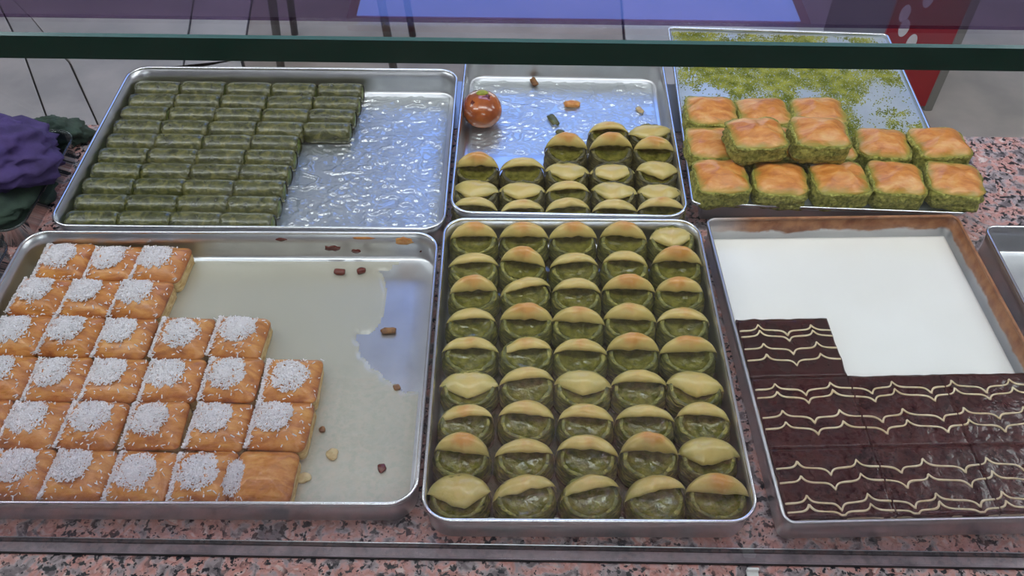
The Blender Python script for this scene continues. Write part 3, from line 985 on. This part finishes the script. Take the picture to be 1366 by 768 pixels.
scrap('pastry_scrap', 'small orange oblong pastry scrap lying in the bare blue-lit tray', 0.086, 1.170, 0.9045, 0.026, 0.013, 0.007, 0.0, 'crumb_orange', 1)
scrap('pastry_scrap', 'dark green strip of dough lying behind the flap pastries', 0.055, 1.128, 0.9045, 0.012, 0.030, 0.004, 0.35, 'crumb_green', 2)
scrap('pastry_scrap', 'tiny green crumb just below the dark green dough strip', 0.065, 1.098, 0.9045, 0.012, 0.010, 0.003, 0.1, 'crumb_green', 3)
scrap('pastry_scrap', 'brown crumb stuck at the back wall of the half-empty tray', 0.024, 1.229, 0.9060, 0.010, 0.020, 0.006, 0.35, 'crumb_brown', 4)
scrap('pastry_scrap', 'pale crumb at the right of the bare tray floor', 0.196, 1.158, 0.9045, 0.009, 0.016, 0.003, 0.45, 'crumb_pale', 5)
scrap('pastry_scrap', 'brown oval crumb lying in the syrup near the dry patch', -0.160, 0.688, 0.9045, 0.018, 0.009, 0.004, 0.1, 'crumb_brown', 6)
scrap('pastry_scrap', 'dark red crumb at the foot of the coconut tray back wall', -0.236, 0.786, 0.9052, 0.015, 0.008, 0.006, 0.0, 'caramel', 7)
scrap('pastry_scrap', 'dark red crumb right of the larger one by the wall', -0.208, 0.789, 0.9052, 0.012, 0.008, 0.006, 0.6, 'caramel', 8)
scrap('pastry_scrap', 'small brown crumb in the syrup right of the squares', -0.141, 0.601, 0.9050, 0.008, 0.008, 0.003, 0.3, 'crumb_brown', 9)
scrap('pastry_scrap', 'reddish crumb in the syrup near the lower right corner', -0.146, 0.492, 0.9050, 0.009, 0.011, 0.003, 0.3, 'caramel', 10)
scrap('pastry_scrap', 'large pale flake in the syrup right of the fifth row', -0.203, 0.508, 0.9050, 0.012, 0.014, 0.003, 0.3, 'crumb_pale', 11)
scrap('pastry_scrap', 'yellowish flake in the syrup beside the bottom row', -0.230, 0.478, 0.9050, 0.014, 0.012, 0.003, 0.3, 'crumb_pale', 12)
scrap('pastry_scrap', 'dark crumb touching the edge of the fifth coconut row', -0.220, 0.540, 0.9050, 0.007, 0.007, 0.004, 0.3, 'crumb_brown', 13)

# ------------------------------------------------------------------ nut squares in the low tray
PW, PD, PHB, PHC = 0.078, 0.072, 0.0270, 0.0130
pist_var = []
for s in range(5):
    (bv, bf), (cv, cf) = square_piece(PW, PD, PHB, PHC, 40 + s, overhang=-0.0012, wob=0.0055, p=1.9, rad=0.016, ridge=0.0006, flaky=2.0)
    pist_var.append((mesh('nut_body', bv, bf, 'pist_side'), mesh('crust', cv, cf, 'pist_crust')))
ZP = 0.9405
PIST = [(0.281, 0.922, ZP, 0.02, 'front row, leftmost, against the tray corner'), (0.362, 0.920, ZP, -0.03, 'front row, second from the left'),
        (0.444, 0.921, ZP, 0.04, 'front row, middle of five'), (0.523, 0.921, ZP, -0.06, 'front row, second from the right'),
        (0.600, 0.916, 0.9470, -0.10, 'front row, rightmost, overhanging the tray edge'),
        (0.281, 0.997, ZP, 0.03, 'second row, leftmost, below the two stacked squares'), (0.363, 0.996, ZP, 0.0, 'second row, under the left stacked square'),
        (0.445, 0.998, ZP, 0.02, 'second row, under the right stacked square'), (0.524, 0.997, ZP, -0.04, 'second row, behind the gap at right'),
        (0.603, 0.993, 0.9470, 0.05, 'second row, rightmost, dusted green on its left'),
        (0.287, 1.070, ZP, -0.02, 'back row, leftmost on the pistachio dust'), (0.368, 1.074, ZP, 0.03, 'back row, half hidden by the left stacked square'),
        (0.449, 1.073, ZP, 0.0, 'back row, half hidden by the right stacked square'),
        (0.331, 0.972, 0.9785, 0.06, 'stacked on top, left one of two'), (0.419, 0.972, 0.9785, -0.04, 'stacked on top, right one of two')]
rnd = random.Random(3)
for x, y, z, rz, wh in PIST:
    b_, k_ = pist_var[rnd.randrange(5)]
    t = thing('nut_square', 'orange-topped green nut square, %s' % wh, 'pastry', (x, y, z), rz * 1.6 + rnd.uniform(-0.05, 0.05), group='nut squares in the low tray')
    t.scale = (rnd.uniform(0.93, 1.0), rnd.uniform(0.95, 1.02), rnd.uniform(0.94, 1.12))
    ob('nut_body', b_, t)
    ob('crust', k_, t)

# ground pistachio strewn over the tray floor
rnd = random.Random(77)
verts, faces = [], []
cnt = 0
while cnt < 46000:
    x, y = rnd.uniform(-0.182, 0.182), rnd.uniform(-0.10, 0.222)
    d = 0.62 + 0.9 * nz(x * 17 + 4, y * 15 + 2, 1) + 0.45 * nz(x * 48, y * 48, 8)
    if x > 0.085:
        d -= min(1, (x - 0.085) / 0.03) * 0.5
    if x < -0.12:
        d -= (-0.12 - x) / 0.06 * 0.35
    if rnd.random() > max(0.02, min(1, d * 1.5 - 0.05)):
        continue
    cnt += 1
    s_ = rnd.uniform(0.0007, 0.0019)
    b = len(verts)
    a = rnd.uniform(0, 2 * PI)
    z0 = 0.0032
    for q in range(3):
        verts.append((x + s_ * math.cos(a + q * 2.1), y + s_ * math.sin(a + q * 2.1), z0))
    verts.append((x + rnd.uniform(-0.3, 0.3) * s_, y + rnd.uniform(-0.3, 0.3) * s_, z0 + s_ * rnd.uniform(0.6, 1.3)))
    faces += [(b, b + 1, b + 3), (b + 1, b + 2, b + 3), (b + 2, b, b + 3)]
ob('ground_pistachio', mesh('ground_pistachio', verts, faces, 'pist_crumb', False), None, (0.436, 1.110, 0.937), math.radians(-2.0), kind='stuff',
   label='green ground pistachio strewn over the low flat tray', category='ground nuts')

# ------------------------------------------------------------------ glazed cake slices
CUSP = [(-0.012, -1), (0.0255, 1), (0.058, -1), (0.090, 1), (0.1345, -1), (0.162, 1), (0.203, -1), (0.232, 1), (0.267, -1), (0.300, 1), (0.336, -1)]


def cusp_y(x):
    for (xa, sa), (xb, sb) in zip(CUSP, CUSP[1:]):
        if xa <= x <= xb:
            t_ = (x - xa) / (xb - xa)
            return 0.0090 * (sa * (1 - t_) ** 11 + sb * t_ ** 11) + 0.0011 * (sb * t_ + sa * (1 - t_))
    return 0.0


XS = [0.0, 0.1135, 0.2225, 0.3265]
YS = [0.0, -0.0885, -0.1845, -0.2660]
ROWL = [[0.019, 0.028, 0.047, 0.064], [0.018, 0.029, 0.056, 0.071], [0.025, 0.042, 0.066, 0.076]]
ox, oy = -0.1630, 0.0545
rnd = random.Random(12)
RN = ['back', 'middle', 'front']
CN = ['left', 'centre', 'right']
for r_ in range(3):
    for c_ in range(3):
        if r_ == 0 and c_ > 0:
            continue
        x0, x1, y1, y0 = XS[c_], XS[c_ + 1] - 0.0002, YS[r_], YS[r_ + 1] + 0.0002
        wd, dp = x1 - x0, y1 - y0
        px, py = in_tray(FRc, 2.3, ox + (x0 + x1) / 2, oy + (y0 + y1) / 2)
        lab = 'chocolate-glazed cake slice with feathered cream lines, %s row%s' % (RN[r_], '' if r_ == 0 else ', %s of three' % CN[c_])
        t = thing('cake_slice', lab, 'cake', (px, py, 0.9040), math.radians(2.3), group='chocolate-glazed cake slices')
        v_, f_ = loft([rrect(wd, dp, 0.002, 0, 2, 4), rrect(wd, dp, 0.002, 0.026, 2, 4)], 'fan', 'fan')
        ob('sponge', mesh('sponge', v_, f_, 'sponge', False), t)
        # glaze: a softly wavy coat, drawn a little over the cut sides
        gx, gy = 30, 24
        verts, faces = [], []
        for i in range(gx + 1):
            for j in range(gy + 1):
                u, v2 = i / gx, j / gy
                x, y = -wd / 2 + wd * u, -dp / 2 + dp * v2
                X, Y = x + (x0 + x1) / 2, y + (y0 + y1) / 2
                e = min(u * wd, (1 - u) * wd, v2 * dp, (1 - v2) * dp)
                z = 0.0300 + 0.0007 * nz(X * 40, Y * 40, 2) + 0.0004 * nz(X * 110, Y * 110, 6) - 0.0005 * max(0, 1 - e / 0.002) ** 2
                k_ = 0.0012 * nz(X * 70, Y * 70, 9) if e < 1e-6 else 0
                verts.append((x + k_, y + k_, z))
        W_ = gy + 1
        for i in range(gx):
            for j in range(gy):
                a = i * W_ + j
                faces.append((a, a + W_, a + W_ + 1, a + 1))
        border = [i * W_ for i in range(gx + 1)] + [gx * W_ + j for j in range(1, gy + 1)] + [i * W_ + gy for i in range(gx - 1, -1, -1)] + [j for j in range(gy - 1, 0, -1)]
        nb_ = len(verts)
        for q, b in enumerate(border):
            p = verts[b]
            verts.append((p[0], p[1], 0.0235 + 0.002 * nz(p[0] * 90, p[1] * 90, 3)))
        for q in range(len(border)):
            a, b = border[q], border[(q + 1) % len(border)]
            faces.append((a, nb_ + q, nb_ + (q + 1) % len(border), b))
        gz = ob('chocolate_glaze', mesh('chocolate_glaze', verts, faces, 'glaze'), t)
        for li, off in enumerate(ROWL[r_]):
            path, rad = [], []
            N = 170
            for q in range(N + 1):
                x = 0.001 + (wd - 0.002) * q / N
                X = x + x0
                yy = -off + cusp_y(X) * (0.9 + 0.2 * nz(X * 20, li, r_)) + 0.0012 * nz(X * 14, li * 3 + r_ * 7)
                Y = yy + y1
                xx = x - wd / 2
                yl = yy + dp / 2
                if abs(yl) > dp / 2 - 0.001:
                    yl = math.copysign(dp / 2 - 0.001, yl)
                Xc, Yc = xx + (x0 + x1) / 2, yl + (y0 + y1) / 2
                path.append((xx, yl, 0.0302 + 0.0007 * nz(Xc * 40, Yc * 40, 2) + 0.0004 * nz(Xc * 110, Yc * 110, 6)))
                rad.append(0.00115 * (1 + 0.35 * nz(X * 60, li * 5 + r_)))
            v_, f_ = tube(path, rad, 5)
            ob('cream_line', mesh('cream_line', v_, f_, 'cream'), gz)

# ------------------------------------------------------------------ things at the left end of the counter
def tub(label, x0, x1, y0, y1, h):
    t = thing('plastic_tub', label, 'plastic box', ((x0 + x1) / 2, (y0 + y1) / 2, 0.9002), group='clear plastic tubs')
    wd, dp = x1 - x0, y1 - y0
    rs = [rrect(wd - 0.024, dp - 0.024, 0.02, 0.0015, 5), rrect(wd - 0.014, dp - 0.014, 0.022, 0.004, 5), rrect(wd - 0.006, dp - 0.006, 0.025, h, 5), rrect(wd, dp, 0.027, h, 5), rrect(wd, dp, 0.027, h - 0.002, 5),
          rrect(wd - 0.004, dp - 0.004, 0.025, h - 0.002, 5), rrect(wd - 0.012, dp - 0.012, 0.022, 0.002, 5), rrect(wd - 0.022, dp - 0.022, 0.02, 0.0, 5)]
    v_, f_ = loft(rs, 'fan', 'fan')
    ob('shell', mesh('shell', v_, f_, 'plastic'), t)
    v_, f_ = tube(rrect(wd - 0.001, dp - 0.001, 0.027, h + 0.0006, 5), 0.0011, 5, True)
    ob('rim', mesh('rim', v_, f_, 'plastic'), t)


tub('clear plastic tub under the purple cloth bundle', -0.99, -0.668, 0.825, 1.045, 0.036)
tub('empty clear plastic tub left of the coconut tray', -0.99, -0.670, 0.50, 0.812, 0.036)


def lump(name, m, loc, rad, seed, amp, freq, label=None, cat=None, parent=None, rz=0, flat=True):
    n, mr = 72, 40
    rings = []
    for i in range(1, mr):
        a = PI * i / mr - PI / 2
        ring = []
        for j in range(n):
            b = 2 * PI * j / n
            d = Vector((math.cos(a) * math.cos(b), math.cos(a) * math.sin(b), math.sin(a)))
            f = 1 + amp * noise.noise(d * freq + Vector((seed, 0, 0))) - amp * 0.9 * abs(noise.noise(d * freq * 1.9 + Vector((0, seed, 0)))) + amp * 0.35 * noise.noise(d * freq * 4) - amp * 0.3 * abs(noise.noise(d * freq * 6.5)) + amp * 0.35
            z = d.z * rad[2] * f
            if flat:
                z = max(z, -rad[2] * 0.55)
            ring.append((d.x * rad[0] * f, d.y * rad[1] * f, z + rad[2] * 0.55))
        rings.append(ring)
    v_, f_ = loft(rings, 'fan', 'fan')
    o = ob(name, mesh(name, v_, f_, m), parent, loc, rz)
    if label:
        o['label'] = label
        o['category'] = cat
    return o


lump('green_cloth', 'green_cloth', (-0.772, 0.938, 0.9045), (0.098, 0.112, 0.032), 2, 0.22, 2.6, 'dark green cloth bunched beneath the purple bundle', 'cloth')
lump('purple_cloth', 'purple', (-0.768, 0.950, 0.942), (0.108, 0.068, 0.042), 7, 0.30, 1.7, 'crumpled purple cloth bundle left of the pistachio rolls', 'cloth')

lump('green_cloth', 'green_cloth', (-0.712, 1.068, 0.9005), (0.046, 0.026, 0.024), 5, 0.25, 2.2, 'dark green cloth fold poking out behind the purple bundle', 'cloth')

# small white clip on the granite before the glass
t = thing('white_clip', 'small white plastic clip on the granite before the glass', 'clip', (0.2445, 0.3795, 0.9002))
ob('base_plate', boxmesh('base_plate', 'white', -0.006, 0.006, -0.010, 0.004, 0.0, 0.002, 0.0005), t)
ob('upright', boxmesh('upright', 'white', -0.006, 0.006, 0.001, 0.004, 0.0021, 0.007, 0.0005), t)

# ------------------------------------------------------------------ beyond the counter
t = thing('chair', 'dark metal-legged chair on the floor beyond the rolls tray', 'chair', (-0.615, 2.65, 0))
for lx, ly, sx in ((-0.185, -0.20, -1), (0.205, -0.20, 1), (-0.225, 0.20, -1), (0.215, 0.20, 1)):
    v_, f_ = tube([(lx + 0.0 * sx, ly, 0.0), (lx - 0.03 * sx, ly * 0.92, 0.44)], [0.013, 0.014], 10)
    ob('leg', mesh('leg', v_, f_, 'leg'), t)
v_, f_ = loft([rrect(0.40, 0.40, 0.04, 0.44, 4), rrect(0.42, 0.42, 0.05, 0.455, 4), rrect(0.42, 0.42, 0.05, 0.475, 4), rrect(0.39, 0.39, 0.04, 0.485, 4)], 'fan', 'fan')
ob('seat', mesh('seat', v_, f_, 'seat', False), t)
v_, f_ = loft([[(p[0], 0.19 + p[1] * 0.06 + 0.10 * (z - 0.485), z) for p in rrect(0.38, 0.36, 0.05, z, 4)] for z in (0.486, 0.60, 0.75, 0.88)], 'fan', 'fan')
ob('backrest', mesh('backrest', v_, f_, 'seat', False), t)
v_, f_ = tube([(-0.17, -0.19, 0.20), (0.19, -0.19, 0.20)], 0.008, 8)
ob('stretcher', mesh('stretcher', v_, f_, 'leg'), t)

t = thing('drink_cooler', 'red cabinet with white ovals and a grey corner post, right background', 'cooler', (1.26, 2.43, 0))
ob('body', boxmesh('body', 'grey_panel', -0.115, 0.105, 0.004, 0.50, 0.0, 1.5), t)
ob('front_panel', boxmesh('front_panel', 'red', -0.115, 0.105, -0.006, 0.0038, 0.02, 1.48), t)
ob('corner_post', boxmesh('corner_post', 'grey_trim', 0.1055, 0.135, -0.008, 0.03, 0.0, 1.5, 0.003), t)
rnd = random.Random(4)
for q in range(26):
    ozx, ozz = rnd.uniform(-0.09, 0.075), 0.16 + q * 0.05
    rs = [[(0.016 * s_ * math.cos(2 * PI * j / 18), y_, 0.030 * s_ * math.sin(2 * PI * j / 18)) for j in range(18)] for s_, y_ in ((1, 0.0), (1, -0.0012), (0.9, -0.0016))]
    v_, f_ = loft(rs, None, 'fan')
    ob('oval_spot', mesh('oval_spot', v_, f_, 'oval', False), t, (ozx, -0.006, ozz))
